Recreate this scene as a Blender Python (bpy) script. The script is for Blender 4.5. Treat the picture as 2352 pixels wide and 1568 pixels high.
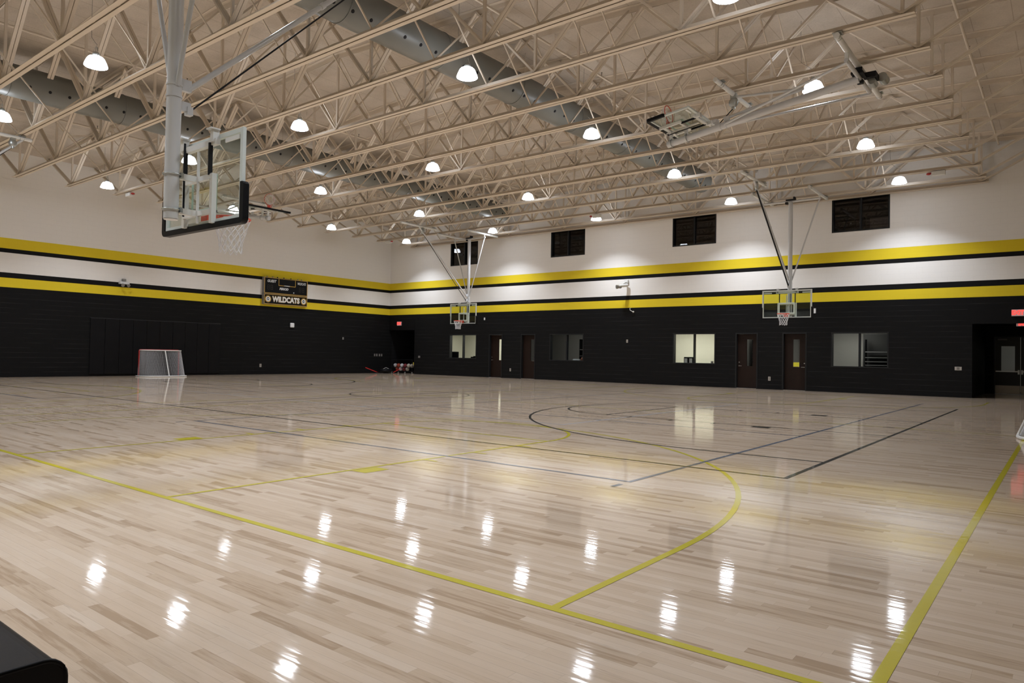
import bpy, math, random
from mathutils import Vector, Matrix
random.seed(7)
sc = bpy.context.scene
PI = math.pi
for o in list(bpy.data.objects): bpy.data.objects.remove(o)
col = sc.collection

# ---------------------------------------------------------------- camera, world, exposure
def make_camera():
    yaw, pit, rol = -0.6669, 0.0193, 0.0177
    f = Vector((math.sin(yaw)*math.cos(pit), math.cos(yaw)*math.cos(pit), math.sin(pit)))
    r = Vector((math.cos(yaw), -math.sin(yaw), 0)); u = r.cross(f)
    c, s = math.cos(rol), math.sin(rol)
    r2 = c*r + s*u; u2 = -s*r + c*u
    M = Matrix((r2, u2, -f)).transposed().to_4x4(); M.translation = Vector((34.241, -30.762, 1.273))
    cd = bpy.data.cameras.new('camera'); cd.sensor_width = 36; cd.lens = 1623.95/2352*36
    cd.clip_start = .05; cd.clip_end = 200
    co = bpy.data.objects.new('camera', cd); col.objects.link(co); co.matrix_world = M
    sc.camera = co
make_camera()
w = bpy.data.worlds.new('world'); sc.world = w; w.use_nodes = True
w.node_tree.nodes['Background'].inputs[0].default_value = (.02, .02, .022, 1)
w.node_tree.nodes['Background'].inputs[1].default_value = 0.3
sc.view_settings.view_transform = 'Standard'; sc.view_settings.look = 'None'
sc.view_settings.gamma = 1; sc.view_settings.use_curve_mapping = False
sc.view_settings.exposure = 0.11
LAMP_X = [3.6, 10.2, 16.6, 23.15, 29.4]
LAMP_Y = [-2.05, -7.45, -13.05, -18.55, -24.05, -29.5]
LAMP_Z = 7.76
SPOT_W = 126.0; BELL = 15.5
LAMP_COL = (.86, .915, 1.0)
DECK = lambda x: 10.15 - .05*abs(x-17.0)
ZC = 7.82                                    # underside of the bottom chords
TRUSS_Y = [-.22] + [-1.15-1.83*k for k in range(17)]

# ---------------------------------------------------------------- helpers
def lin(c):
    return tuple(((v/255)/12.92 if v/255 <= .04045 else ((v/255+.055)/1.055)**2.4) for v in c)
MATS = {}
def mat(name, rgb=None, rough=.5, metal=0., coat=0., crough=.1, spec=.5, emit=None, es=0., alpha=1., raw=None):
    if name in MATS: return MATS[name]
    m = bpy.data.materials.new(name); m.use_nodes = True
    b = m.node_tree.nodes['Principled BSDF']
    c = raw if raw else lin(rgb)
    b.inputs['Base Color'].default_value = (*c, 1); b.inputs['Roughness'].default_value = rough
    b.inputs['Metallic'].default_value = metal; b.inputs['Coat Weight'].default_value = coat
    b.inputs['Coat Roughness'].default_value = crough; b.inputs['Specular IOR Level'].default_value = spec
    if emit: b.inputs['Emission Color'].default_value = (*emit, 1); b.inputs['Emission Strength'].default_value = es
    MATS[name] = m; return m
def noisy(m, scale=8, amt=.12, bump=0., stretch=(1, 1, 1)):
    nt = m.node_tree; N, L = nt.nodes, nt.links; b = N['Principled BSDF']
    tc = N.new('ShaderNodeNewGeometry'); mp = N.new('ShaderNodeMapping'); mp.inputs['Scale'].default_value = stretch
    no = N.new('ShaderNodeTexNoise'); no.inputs['Scale'].default_value = scale; no.inputs['Detail'].default_value = 4
    L.new(tc.outputs['Position'], mp.inputs[0]); L.new(mp.outputs[0], no.inputs['Vector'])
    c = b.inputs['Base Color'].default_value[:]
    mx = N.new('ShaderNodeMix'); mx.data_type = 'RGBA'
    mx.inputs[6].default_value = tuple(v*(1-amt) for v in c[:3])+(1,); mx.inputs[7].default_value = tuple(min(1, v*(1+amt)) for v in c[:3])+(1,)
    L.new(no.outputs[0], mx.inputs[0]); L.new(mx.outputs[2], b.inputs['Base Color'])
    if bump:
        bp = N.new('ShaderNodeBump'); bp.inputs['Strength'].default_value = bump; bp.inputs['Distance'].default_value = .01
        L.new(no.outputs[0], bp.inputs['Height']); L.new(bp.outputs[0], b.inputs['Normal'])
    return m
class MB:
    def __init__(s): s.v = []; s.f = []; s.m = []; s.sm = []
    def add(s, vs, fs, mi=0, smooth=False):
        o = len(s.v); s.v += [Vector(v) for v in vs]
        for f in fs: s.f.append([i+o for i in f]); s.m.append(mi); s.sm.append(smooth)
        return s
    def box(s, lo, hi, mi=0):
        x0, y0, z0 = lo; x1, y1, z1 = hi
        return s.add([(x0,y0,z0),(x1,y0,z0),(x1,y1,z0),(x0,y1,z0),(x0,y0,z1),(x1,y0,z1),(x1,y1,z1),(x0,y1,z1)],
                     [(0,3,2,1),(4,5,6,7),(0,1,5,4),(1,2,6,5),(2,3,7,6),(3,0,4,7)], mi)
    def bar(s, p0, p1, wd, ht, mi=0, up=(0,0,1)):
        p0, p1 = Vector(p0), Vector(p1); d = (p1-p0).normalized(); up = Vector(up)
        if abs(d.dot(up)) > .98: up = Vector((0,1,0)) if abs(d.y) < .9 else Vector((1,0,0))
        a = d.cross(up).normalized(); b = a.cross(d).normalized(); a *= wd/2; b *= ht/2
        q = [p0-a-b, p0+a-b, p0+a+b, p0-a+b, p1-a-b, p1+a-b, p1+a+b, p1-a+b]
        return s.add(q, [(0,3,2,1),(4,5,6,7),(0,1,5,4),(1,2,6,5),(2,3,7,6),(3,0,4,7)], mi)
    def tube(s, p0, p1, r, r1=None, n=12, mi=0, caps=True):
        p0, p1 = Vector(p0), Vector(p1); d = (p1-p0).normalized(); r1 = r if r1 is None else r1
        up = Vector((0,0,1)) if abs(d.z) < .95 else Vector((1,0,0)); a = d.cross(up).normalized(); b = a.cross(d).normalized()
        vs = []
        for p, rr in ((p0, r), (p1, r1)):
            for i in range(n):
                t = 2*PI*i/n; vs.append(p + a*rr*math.cos(t) + b*rr*math.sin(t))
        s.add(vs, [(i, (i+1) % n, n+(i+1) % n, n+i) for i in range(n)], mi, True)
        if caps: s.add(vs, [tuple(range(n))[::-1], tuple(range(n, 2*n))], mi)
        return s
    def path(s, pts, r, n=6, closed=False, mi=0):
        pts = [Vector(p) for p in pts]; k = len(pts); vs = []; up0 = Vector((0,0,1))
        for i, p in enumerate(pts):
            d = (pts[(i+1) % k]-pts[i-1]) if closed or 0 < i < k-1 else (pts[1]-pts[0] if i == 0 else pts[-1]-pts[-2])
            d.normalize(); up = up0 if abs(d.z) < .95 else Vector((1,0,0)); a = d.cross(up).normalized(); b = a.cross(d).normalized()
            for j in range(n):
                t = 2*PI*j/n; vs.append(p+a*r*math.cos(t)+b*r*math.sin(t))
        fs = []
        for i in range(k if closed else k-1):
            for j in range(n):
                i2 = (i+1) % k; fs.append((i*n+j, i*n+(j+1) % n, i2*n+(j+1) % n, i2*n+j))
        s.add(vs, fs, mi, True)
        if not closed: s.add(vs, [tuple(range(n))[::-1], tuple(range((k-1)*n, k*n))], mi)
        return s
    def lathe(s, prof, c=(0,0,0), n=24, mi=0):
        c = Vector(c); vs = []
        for r, z in prof:
            for i in range(n):
                t = 2*PI*i/n; vs.append(c+Vector((r*math.cos(t), r*math.sin(t), z)))
        fs = [(k*n+i, k*n+(i+1) % n, (k+1)*n+(i+1) % n, (k+1)*n+i) for k in range(len(prof)-1) for i in range(n)]
        return s.add(vs, fs, mi, True)
    def ball(s, c, r, n=14, mi=0, sq=(1,1,1)):
        c = Vector(c); vs = []; fs = []; h = n//2
        for k in range(h+1):
            ph = PI*k/h
            for i in range(n):
                t = 2*PI*i/n; vs.append(c+Vector((r*sq[0]*math.sin(ph)*math.cos(t), r*sq[1]*math.sin(ph)*math.sin(t), r*sq[2]*math.cos(ph))))
        for k in range(h):
            for i in range(n): fs.append((k*n+i, (k+1)*n+i, (k+1)*n+(i+1) % n, k*n+(i+1) % n))
        return s.add(vs, fs, mi, True)
    def prism(s, poly, d, mi=0):
        """planar polygon (list of points) pushed by vector d"""
        poly = [Vector(p) for p in poly]; d = Vector(d); k = len(poly)
        vs = poly+[p+d for p in poly]
        return s.add(vs, [tuple(range(k))[::-1], tuple(range(k, 2*k))]+[(i, (i+1) % k, k+(i+1) % k, k+i) for i in range(k)], mi)
    def xf(s, M):
        s.v = [M @ v for v in s.v]; return s
    def build(s, name, mats, parent=None, base=None, bevel=0):
        me = bpy.data.meshes.new(name)
        off = base if base is not None else (BASE.get(parent.name) if parent else None)
        off = Vector(off) if off is not None else Vector((0,0,0))
        me.from_pydata([tuple(v-off) for v in s.v], [], s.f)
        mats = mats if isinstance(mats, (list, tuple)) else [mats]
        for m in mats: me.materials.append(m)
        for p, mi, sm in zip(me.polygons, s.m, s.sm): p.material_index = mi; p.use_smooth = sm
        me.update()
        o = bpy.data.objects.new(name, me); col.objects.link(o)
        if parent: o.parent = parent; BASE[o.name] = off
        else: o.location = off if base is not None else (0,0,0); BASE[o.name] = off
        if bevel:
            md = o.modifiers.new('bevel', 'BEVEL'); md.width = bevel; md.segments = 3; md.limit_method = 'ANGLE'
        return o
BASE = {}
def tag(o, label=None, cat=None, group=None, kind=None):
    if label: o['label'] = label
    if cat: o['category'] = cat
    if group: o['group'] = group
    if kind: o['kind'] = kind
    return o
def thing(name, loc, label, cat, group=None):
    o = bpy.data.objects.new(name, None); col.objects.link(o); o.location = loc; o.empty_display_size = .1
    BASE[o.name] = Vector(loc)
    return tag(o, label, cat, group)
def struct(name, mb, mats, label=None, **k):
    return tag(mb.build(name, mats, **k), label, None, None, 'structure')
def copy_tree(o, loc=None, parent=None, skip=()):
    c = o.copy(); col.objects.link(c)
    if parent: c.parent = parent
    if loc is not None: c.location = loc
    for ch in list(o.children):
        if ch.name.split('.')[0] in skip: continue
        copy_tree(ch, None, c, skip)
    return c
ORD = ['first', 'second', 'third', 'fourth', 'fifth', 'sixth', 'seventh', 'eighth', 'ninth', 'tenth', 'eleventh', 'twelfth', 'thirteenth', 'fourteenth', 'fifteenth', 'sixteenth', 'seventeenth', 'eighteenth']
def text_mesh(body, size, M, name, m, parent, depth=.004, xs=1., bold=0., shear=0.):
    cu = bpy.data.curves.new(name, 'FONT'); cu.body = body; cu.size = size; cu.extrude = depth; cu.offset = bold
    cu.align_x = 'CENTER'; cu.align_y = 'CENTER'; cu.shear = shear; cu.resolution_u = 3
    to = bpy.data.objects.new('tmp', cu); col.objects.link(to)
    dg = bpy.context.evaluated_depsgraph_get(); dg.update()
    me = bpy.data.meshes.new_from_object(to.evaluated_get(dg)); bpy.data.objects.remove(to)
    off = BASE.get(parent.name, Vector((0,0,0)))
    for v in me.vertices: v.co = (M @ Vector((v.co.x*xs, v.co.y, v.co.z))) - off
    me.materials.clear(); me.materials.append(m)
    o = bpy.data.objects.new(name, me); col.objects.link(o); o.parent = parent; BASE[o.name] = off
    return o
def face_x(p):   # text frame for a surface that faces +x (reads left to right along +y)
    return Matrix(((0,0,1,p[0]),(1,0,0,p[1]),(0,1,0,p[2]),(0,0,0,1)))
def face_my(p):  # surface that faces -y (reads along +x)
    return Matrix(((1,0,0,p[0]),(0,0,-1,p[1]),(0,1,0,p[2]),(0,0,0,1)))

# ---------------------------------------------------------------- materials
def node_mat(name):
    m = bpy.data.materials.new(name); m.use_nodes = True; MATS[name] = m
    return m, m.node_tree.nodes, m.node_tree.links, m.node_tree.nodes['Principled BSDF']
def MATH(N, L, op, a, b=None, c=None):
    n = N.new('ShaderNodeMath'); n.operation = op
    for i, v in enumerate((a, b, c)):
        if v is None: continue
        if isinstance(v, (int, float)): n.inputs[i].default_value = v
        else: L.new(v, n.inputs[i])
    return n.outputs[0]
def wood(name, tint=None):
    """maple strip floor, strips along x; with tint: court paint on the same strips"""
    m, N, L, b = node_mat(name)
    g = N.new('ShaderNodeNewGeometry'); sp = N.new('ShaderNodeSeparateXYZ'); L.new(g.outputs['Position'], sp.inputs[0])
    X, Y = sp.outputs[0], sp.outputs[1]
    W_ = .0572
    ry = MATH(N, L, 'DIVIDE', Y, W_); row = MATH(N, L, 'FLOOR', ry)
    wn = N.new('ShaderNodeTexWhiteNoise'); wn.noise_dimensions = '1D'; L.new(row, wn.inputs['W'])
    rx = MATH(N, L, 'ADD', MATH(N, L, 'DIVIDE', X, MATH(N, L, 'ADD', .45, MATH(N, L, 'MULTIPLY', wn.outputs[0], .6))), MATH(N, L, 'MULTIPLY', wn.outputs[0], 7.3))
    colx = MATH(N, L, 'FLOOR', rx)
    cb = N.new('ShaderNodeCombineXYZ'); L.new(row, cb.inputs[0]); L.new(colx, cb.inputs[1])
    w2 = N.new('ShaderNodeTexWhiteNoise'); w2.noise_dimensions = '2D'; L.new(cb.outputs[0], w2.inputs['Vector'])
    # seams
    fy = MATH(N, L, 'FRACT', ry); fx = MATH(N, L, 'FRACT', rx)
    sy = MATH(N, L, 'LESS_THAN', MATH(N, L, 'MINIMUM', fy, MATH(N, L, 'SUBTRACT', 1.0, fy)), .018)
    sx = MATH(N, L, 'LESS_THAN', fx, .0022)
    seam = MATH(N, L, 'MAXIMUM', sy, sx)
    # grain, shifted per board
    mp = N.new('ShaderNodeVectorMath'); mp.operation = 'MULTIPLY'; L.new(g.outputs['Position'], mp.inputs[0]); mp.inputs[1].default_value = (2.6, 34, 1)
    ad = N.new('ShaderNodeVectorMath'); ad.operation = 'MULTIPLY_ADD'; L.new(w2.outputs[1], ad.inputs[0]); ad.inputs[1].default_value = (37, 37, 0); L.new(mp.outputs[0], ad.inputs[2])
    gn = N.new('ShaderNodeTexNoise'); gn.inputs['Scale'].default_value = 1.0; gn.inputs['Detail'].default_value = 5; gn.inputs['Roughness'].default_value = .6; L.new(ad.outputs[0], gn.inputs['Vector'])
    cr = N.new('ShaderNodeValToRGB'); el = cr.color_ramp.elements
    pal = [(0, (.44, .31, .20)), (.12, (.565, .425, .30)), (.36, (.65, .505, .375)), (.65, (.69, .545, .415)), (1, (.745, .615, .49))]
    el[0].position, el[0].color = pal[0][0], (*pal[0][1], 1); el[1].position, el[1].color = pal[4][0], (*pal[4][1], 1)
    for p_, c_ in pal[1:4]: e = el.new(p_); e.color = (*c_, 1)
    L.new(MATH(N, L, 'ADD', MATH(N, L, 'MULTIPLY', w2.outputs[0], .85), MATH(N, L, 'MULTIPLY', MATH(N, L, 'SUBTRACT', gn.outputs[0], .5), .85)), cr.inputs[0])
    # dark mineral streaks
    st = N.new('ShaderNodeMapRange'); st.inputs[1].default_value = .60; st.inputs[2].default_value = .72; L.new(gn.outputs[0], st.inputs[0])
    m1 = N.new('ShaderNodeMix'); m1.data_type = 'RGBA'; L.new(MATH(N, L, 'MULTIPLY', st.outputs[0], .45), m1.inputs[0]); L.new(cr.outputs[0], m1.inputs[6]); m1.inputs[7].default_value = (.30, .18, .095, 1)
    last = m1.outputs[2]
    if tint is None:
        m2 = N.new('ShaderNodeMix'); m2.data_type = 'RGBA'; L.new(MATH(N, L, 'MULTIPLY', seam, .33), m2.inputs[0]); L.new(last, m2.inputs[6]); m2.inputs[7].default_value = (.2, .14, .09, 1)
        L.new(m2.outputs[2], b.inputs['Base Color'])
    else:
        m2 = N.new('ShaderNodeMix'); m2.data_type = 'RGBA'; L.new(MATH(N, L, 'MULTIPLY', seam, .15), m2.inputs[0]); m2.inputs[6].default_value = (*tint, 1); m2.inputs[7].default_value = tuple(v*.6 for v in tint)+(1,)
        L.new(m2.outputs[2], b.inputs['Base Color'])
    b.inputs['Roughness'].default_value = .42; b.inputs['Specular IOR Level'].default_value = .25
    b.inputs['Coat Weight'].default_value = 1; b.inputs['Coat Roughness'].default_value = .062; b.inputs['Coat IOR'].default_value = 1.5
    # lacquer ripple: slow waves along the boards, faster across, plus per-board crown
    mv = N.new('ShaderNodeVectorMath'); mv.operation = 'MULTIPLY'; L.new(g.outputs['Position'], mv.inputs[0]); mv.inputs[1].default_value = (1.7, 13, 1)
    bn = N.new('ShaderNodeTexNoise'); bn.inputs['Scale'].default_value = 1.0; bn.inputs['Detail'].default_value = 3; L.new(mv.outputs[0], bn.inputs['Vector'])
    crown = MATH(N, L, 'MULTIPLY', MATH(N, L, 'POWER', MATH(N, L, 'SUBTRACT', fy, .5), 2.0), .5)
    hgt = MATH(N, L, 'SUBTRACT', bn.outputs[0], crown)
    bp = N.new('ShaderNodeBump'); bp.inputs['Strength'].default_value = .55; bp.inputs['Distance'].default_value = .0011
    L.new(hgt, bp.inputs['Height']); L.new(bp.outputs[0], b.inputs['Coat Normal'])
    return m
def block_wall(name, axis, stripes=True, base=(.74, .72, .69)):
    """painted concrete block, 8x16 in courses, painted bands at fixed courses"""
    m, N, L, b = node_mat(name)
    g = N.new('ShaderNodeNewGeometry'); sp = N.new('ShaderNodeSeparateXYZ'); L.new(g.outputs['Position'], sp.inputs[0])
    U = sp.outputs[axis]; Z = sp.outputs[2]
    rz = MATH(N, L, 'DIVIDE', Z, .2032); row = MATH(N, L, 'FLOOR', rz); fz = MATH(N, L, 'FRACT', rz)
    ru = MATH(N, L, 'ADD', MATH(N, L, 'DIVIDE', U, .4064), MATH(N, L, 'MULTIPLY', MATH(N, L, 'MODULO', row, 2.0), .5)); fu = MATH(N, L, 'FRACT', ru)
    jz = MATH(N, L, 'MINIMUM', fz, MATH(N, L, 'SUBTRACT', 1.0, fz)); ju = MATH(N, L, 'MINIMUM', fu, MATH(N, L, 'SUBTRACT', 1.0, fu))
    a = N.new('ShaderNodeMapRange'); a.inputs[1].default_value = 0; a.inputs[2].default_value = .045; L.new(jz, a.inputs[0])
    c = N.new('ShaderNodeMapRange'); c.inputs[1].default_value = 0; c.inputs[2].default_value = .022; L.new(ju, c.inputs[0])
    joint = MATH(N, L, 'MINIMUM', a.outputs[0], c.outputs[0])
    no = N.new('ShaderNodeTexNoise'); no.inputs['Scale'].default_value = 60; no.inputs['Detail'].default_value = 3; L.new(g.outputs['Position'], no.inputs['Vector'])
    if stripes:
        cr = N.new('ShaderNodeValToRGB'); cr.color_ramp.interpolation = 'CONSTANT'; el = cr.color_ramp.elements
        K = (.0075, .0075, .0078); YL = (.68, .525, .028); WH = base
        st = [(0, K), (18, YL), (20, K), (21, WH), (25, K), (26, YL), (28, WH)]
        el[0].position = 0; el[0].color = (*K, 1); el[1].position = 28*.2032/11; el[1].color = (*WH, 1)
        for k_, c_ in st[1:-1]: e = el.new(k_*.2032/11); e.color = (*c_, 1)
        L.new(MATH(N, L, 'DIVIDE', Z, 11.0), cr.inputs[0]); src = cr.outputs[0]
    else:
        rgb = N.new('ShaderNodeRGB'); rgb.outputs[0].default_value = (*base, 1); src = rgb.outputs[0]
    mx = N.new('ShaderNodeMix'); mx.data_type = 'RGBA'; mx.blend_type = 'MULTIPLY'; mx.inputs[0].default_value = 1
    sh = N.new('ShaderNodeMapRange'); sh.inputs[3].default_value = .955; sh.inputs[4].default_value = 1; L.new(joint, sh.inputs[0])
    sh2 = MATH(N, L, 'MULTIPLY', sh.outputs[0], MATH(N, L, 'ADD', MATH(N, L, 'MULTIPLY', no.outputs[0], .06), .97))
    cc = N.new('ShaderNodeCombineColor'); [L.new(sh2, cc.inputs[i]) for i in range(3)]
    L.new(src, mx.inputs[6]); L.new(cc.outputs[0], mx.inputs[7])
    # gloss highlight put into the colour along black bed joints, in broken lengths
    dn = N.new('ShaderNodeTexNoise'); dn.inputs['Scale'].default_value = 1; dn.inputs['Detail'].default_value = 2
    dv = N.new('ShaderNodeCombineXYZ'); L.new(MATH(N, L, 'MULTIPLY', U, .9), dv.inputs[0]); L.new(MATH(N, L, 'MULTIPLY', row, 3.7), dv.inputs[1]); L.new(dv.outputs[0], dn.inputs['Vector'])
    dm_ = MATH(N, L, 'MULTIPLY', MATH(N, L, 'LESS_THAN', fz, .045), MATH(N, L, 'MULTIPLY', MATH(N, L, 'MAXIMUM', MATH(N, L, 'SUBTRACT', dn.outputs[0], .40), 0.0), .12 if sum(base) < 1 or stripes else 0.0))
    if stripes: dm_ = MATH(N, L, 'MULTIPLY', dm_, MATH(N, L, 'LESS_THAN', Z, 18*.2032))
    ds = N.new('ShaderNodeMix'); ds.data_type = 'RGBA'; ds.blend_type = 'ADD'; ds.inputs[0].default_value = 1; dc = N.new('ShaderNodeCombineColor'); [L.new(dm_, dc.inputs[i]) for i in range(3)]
    L.new(mx.outputs[2], ds.inputs[6]); L.new(dc.outputs[0], ds.inputs[7]); L.new(ds.outputs[2], b.inputs['Base Color'])
    b.inputs['Roughness'].default_value = .5; b.inputs['Specular IOR Level'].default_value = .09
    h = MATH(N, L, 'ADD', joint, MATH(N, L, 'MULTIPLY', no.outputs[0], .12))
    bp = N.new('ShaderNodeBump'); bp.inputs['Strength'].default_value = .35; bp.inputs['Distance'].default_value = .003
    L.new(h, bp.inputs['Height']); L.new(bp.outputs[0], b.inputs['Normal'])
    return m
def deck_mat():
    m, N, L, b = node_mat('roof_deck')
    g = N.new('ShaderNodeNewGeometry'); sp = N.new('ShaderNodeSeparateXYZ'); L.new(g.outputs['Position'], sp.inputs[0])
    fx = MATH(N, L, 'FRACT', MATH(N, L, 'DIVIDE', sp.outputs[0], .81)); fy = MATH(N, L, 'FRACT', MATH(N, L, 'DIVIDE', MATH(N, L, 'ADD', sp.outputs[1], 1.2), 1.83))
    s = MATH(N, L, 'MAXIMUM', MATH(N, L, 'LESS_THAN', fx, .022), MATH(N, L, 'LESS_THAN', fy, .006))
    n1 = N.new('ShaderNodeTexNoise'); n1.inputs['Scale'].default_value = 1.6; n1.inputs['Detail'].default_value = 5; L.new(g.outputs['Position'], n1.inputs['Vector'])
    n2 = N.new('ShaderNodeTexNoise'); n2.inputs['Scale'].default_value = 24; n2.inputs['Detail'].default_value = 4; L.new(g.outputs['Position'], n2.inputs['Vector'])
    cr = N.new('ShaderNodeValToRGB'); cr.color_ramp.elements[0].position = .3; cr.color_ramp.elements[1].position = .7
    cr.color_ramp.elements[0].color = (.40, .345, .285, 1); cr.color_ramp.elements[1].color = (.54, .475, .40, 1)
    L.new(MATH(N, L, 'ADD', MATH(N, L, 'MULTIPLY', n1.outputs[0], .6), MATH(N, L, 'MULTIPLY', n2.outputs[0], .4)), cr.inputs[0])
    mx = N.new('ShaderNodeMix'); mx.data_type = 'RGBA'; L.new(MATH(N, L, 'MULTIPLY', s, .45), mx.inputs[0]); L.new(cr.outputs[0], mx.inputs[6]); mx.inputs[7].default_value = (.2, .15, .1, 1)
    L.new(mx.outputs[2], b.inputs['Base Color']); b.inputs['Roughness'].default_value = .9
    bp = N.new('ShaderNodeBump'); bp.inputs['Strength'].default_value = .5; bp.inputs['Distance'].default_value = .02; L.new(n2.outputs[0], bp.inputs['Height']); L.new(bp.outputs[0], b.inputs['Normal'])
    return m
def glass(name, tint=(1, 1, 1), refl=1.0, rough=0.0):
    m = bpy.data.materials.new(name); m.use_nodes = True; N, L = m.node_tree.nodes, m.node_tree.links
    N.clear(); o = N.new('ShaderNodeOutputMaterial'); t = N.new('ShaderNodeBsdfTransparent'); t.inputs[0].default_value = (*tint, 1)
    g = N.new('ShaderNodeBsdfGlossy'); g.inputs['Roughness'].default_value = rough; g.inputs[0].default_value = (1, 1, 1, 1)
    f = N.new('ShaderNodeFresnel'); f.inputs[0].default_value = 1.5; k = N.new('ShaderNodeMath'); k.operation = 'MULTIPLY'; k.inputs[1].default_value = refl
    mx = N.new('ShaderNodeMixShader'); ge = N.new('ShaderNodeNewGeometry'); iv = N.new('ShaderNodeMath'); iv.operation = 'SUBTRACT'; iv.inputs[0].default_value = 1; L.new(ge.outputs['Backfacing'], iv.inputs[1]); k2 = N.new('ShaderNodeMath'); k2.operation = 'MULTIPLY'; L.new(f.outputs[0], k.inputs[0]); L.new(k.outputs[0], k2.inputs[0]); L.new(iv.outputs[0], k2.inputs[1]); L.new(k2.outputs[0], mx.inputs[0]); L.new(t.outputs[0], mx.inputs[1]); L.new(g.outputs[0], mx.inputs[2]); L.new(mx.outputs[0], o.inputs[0])
    MATS[name] = m; return m
M_floor = wood('maple_floor'); P_YEL = wood('yellow_court_paint', (.60, .52, .012)); P_BLK = wood('black_court_paint', (.012, .013, .014))
P_GRY = wood('grey_court_paint', (.10, .13, .19)); P_WHT = wood('white_court_paint', (.62, .64, .70))
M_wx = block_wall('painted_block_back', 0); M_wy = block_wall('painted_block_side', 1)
M_cream = block_wall('cream_block', 0, False, (.72, .70, .60)); M_greyroom = block_wall('grey_block', 0, False, (.42, .41, .40))
M_deck = deck_mat()
M_steel = noisy(mat('tan_painted_steel', raw=(.62, .54, .445), rough=.45), 3, .05)
M_duct = noisy(mat('grey_fabric_duct', raw=(.155, .16, .148), rough=.42, metal=.0, coat=.25, crough=.35), 2, .06)
M_black = noisy(mat('black_frame_paint', raw=(.013, .014, .015), rough=.45, spec=.2), 5, .1)
M_flat = noisy(mat('black_flat_panel', raw=(.0065, .0065, .007), rough=.6, spec=.1), 5, .1)
M_pad = noisy(mat('black_vinyl', raw=(.0065, .0065, .0075), rough=.45, spec=.12), 3, .15, .15)
M_white = noisy(mat('white_powder_coat', raw=(.66, .66, .64), rough=.35), 6, .04)
M_hoopsteel = noisy(mat('light_grey_pole_paint', raw=(.52, .525, .53), rough=.32, coat=.3), 4, .04)
M_alu = noisy(mat('satin_aluminium_frame', raw=(.58, .63, .61), rough=.4), 6, .05)
M_zinc = mat('zinc_hardware', raw=(.42, .44, .43), rough=.35, metal=.8)
M_dark = mat('dark_hardware', raw=(.014, .014, .016), rough=.55, spec=.15)
M_rim = mat('orange_red_rim', raw=(.62, .055, .018), rough=.4)
M_net = mat('white_net_cord', raw=(.72, .72, .74), rough=.8)
M_red = mat('red_post_paint', raw=(.32, .012, .012), rough=.4)
M_target = mat('white_target_stripe', raw=(.62, .74, .68), rough=.5)
M_gold = mat('gold_trim', raw=(.45, .27, .045), rough=.45)
M_ink = mat('black_face', raw=(.007, .007, .008), rough=.55, spec=.1)
M_lett = mat('white_lettering', raw=(.66, .67, .68), rough=.5)
M_grey = mat('grey_plastic', raw=(.22, .21, .20), rough=.5)
M_door = noisy(mat('dark_walnut_door', raw=(.014, .007, .005), rough=.42, spec=.2), 6, .3, 0, (1, 1, .12))
M_chrome = mat('brushed_steel', raw=(.45, .45, .46), rough=.3, metal=1)
M_kick = mat('steel_kick_plate', raw=(.30, .27, .24), rough=.28, metal=.9)
G_win = glass('window_glass', (.92, .94, .93)); G_dark = glass('tinted_window_glass', (.55, .56, .56), 1.15); G_bb = glass('backboard_glass', (.90, .94, .92), .7)
M_bell = mat('glowing_acrylic_reflector', raw=(.8, .8, .8), rough=.4, emit=LAMP_COL, es=BELL)
M_lens = mat('lamp_lens', raw=(.8, .8, .8), rough=.4, emit=LAMP_COL, es=BELL*2)
M_panel = mat('lit_office_panel', raw=(.8, .8, .8), rough=.5, emit=(1, .96, .88), es=5.0)
M_exitred = mat('lit_red_letters', raw=(.5, .02, .02), rough=.5, emit=(1, .06, .05), es=1.5)
M_exitface = mat('exit_face', raw=(.5, .42, .42), rough=.5, emit=(1, .45, .45), es=.12)

# ---------------------------------------------------------------- floor with its court lines
fl = MB(); fl.box((-.2, -31.8, -.1), (36.4, 5.8, 0))
RZ = [0]
def ribbon(pts, wd, mi, z, closed=False):
    RZ[0] += 1; z = z+RZ[0]*.000011
    pts = [Vector((p[0], p[1], 0)) for p in pts]; k = len(pts); a = []; b = []
    for i, p in enumerate(pts):
        if closed: d0 = pts[i]-pts[i-1]; d1 = pts[(i+1) % k]-pts[i]
        else: d0 = pts[i]-pts[i-1] if i else pts[1]-pts[0]; d1 = pts[i+1]-pts[i] if i < k-1 else pts[-1]-pts[-2]
        d0.normalize(); d1.normalize(); d = (d0+d1).normalized(); n = Vector((-d.y, d.x, 0)); sc_ = 1/max(.5, n.dot(Vector((-d0.y, d0.x, 0))))
        a.append(p+n*wd/2*sc_+Vector((0,0,z))); b.append(p-n*wd/2*sc_+Vector((0,0,z)))
    fs = [(i, k+i, k+(i+1) % k, (i+1) % k) for i in range(k if closed else k-1)]
    fl.add(a+b, fs, mi)
def arc(cx, cy, r, a0, a1, n=56): return [(cx+r*math.cos(math.radians(a0+(a1-a0)*i/n)), cy+r*math.sin(math.radians(a0+(a1-a0)*i/n))) for i in range(n+1)]
def line(x0, y0, x1, y1, mi, z, wd=.05): ribbon([(x0, y0), (x1, y1)], wd, mi, z)
LW = .05; CX, CY = 18.15, -15.4
ZY, ZK, ZG, ZW = .0016, .0024, .0008, .0012
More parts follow.
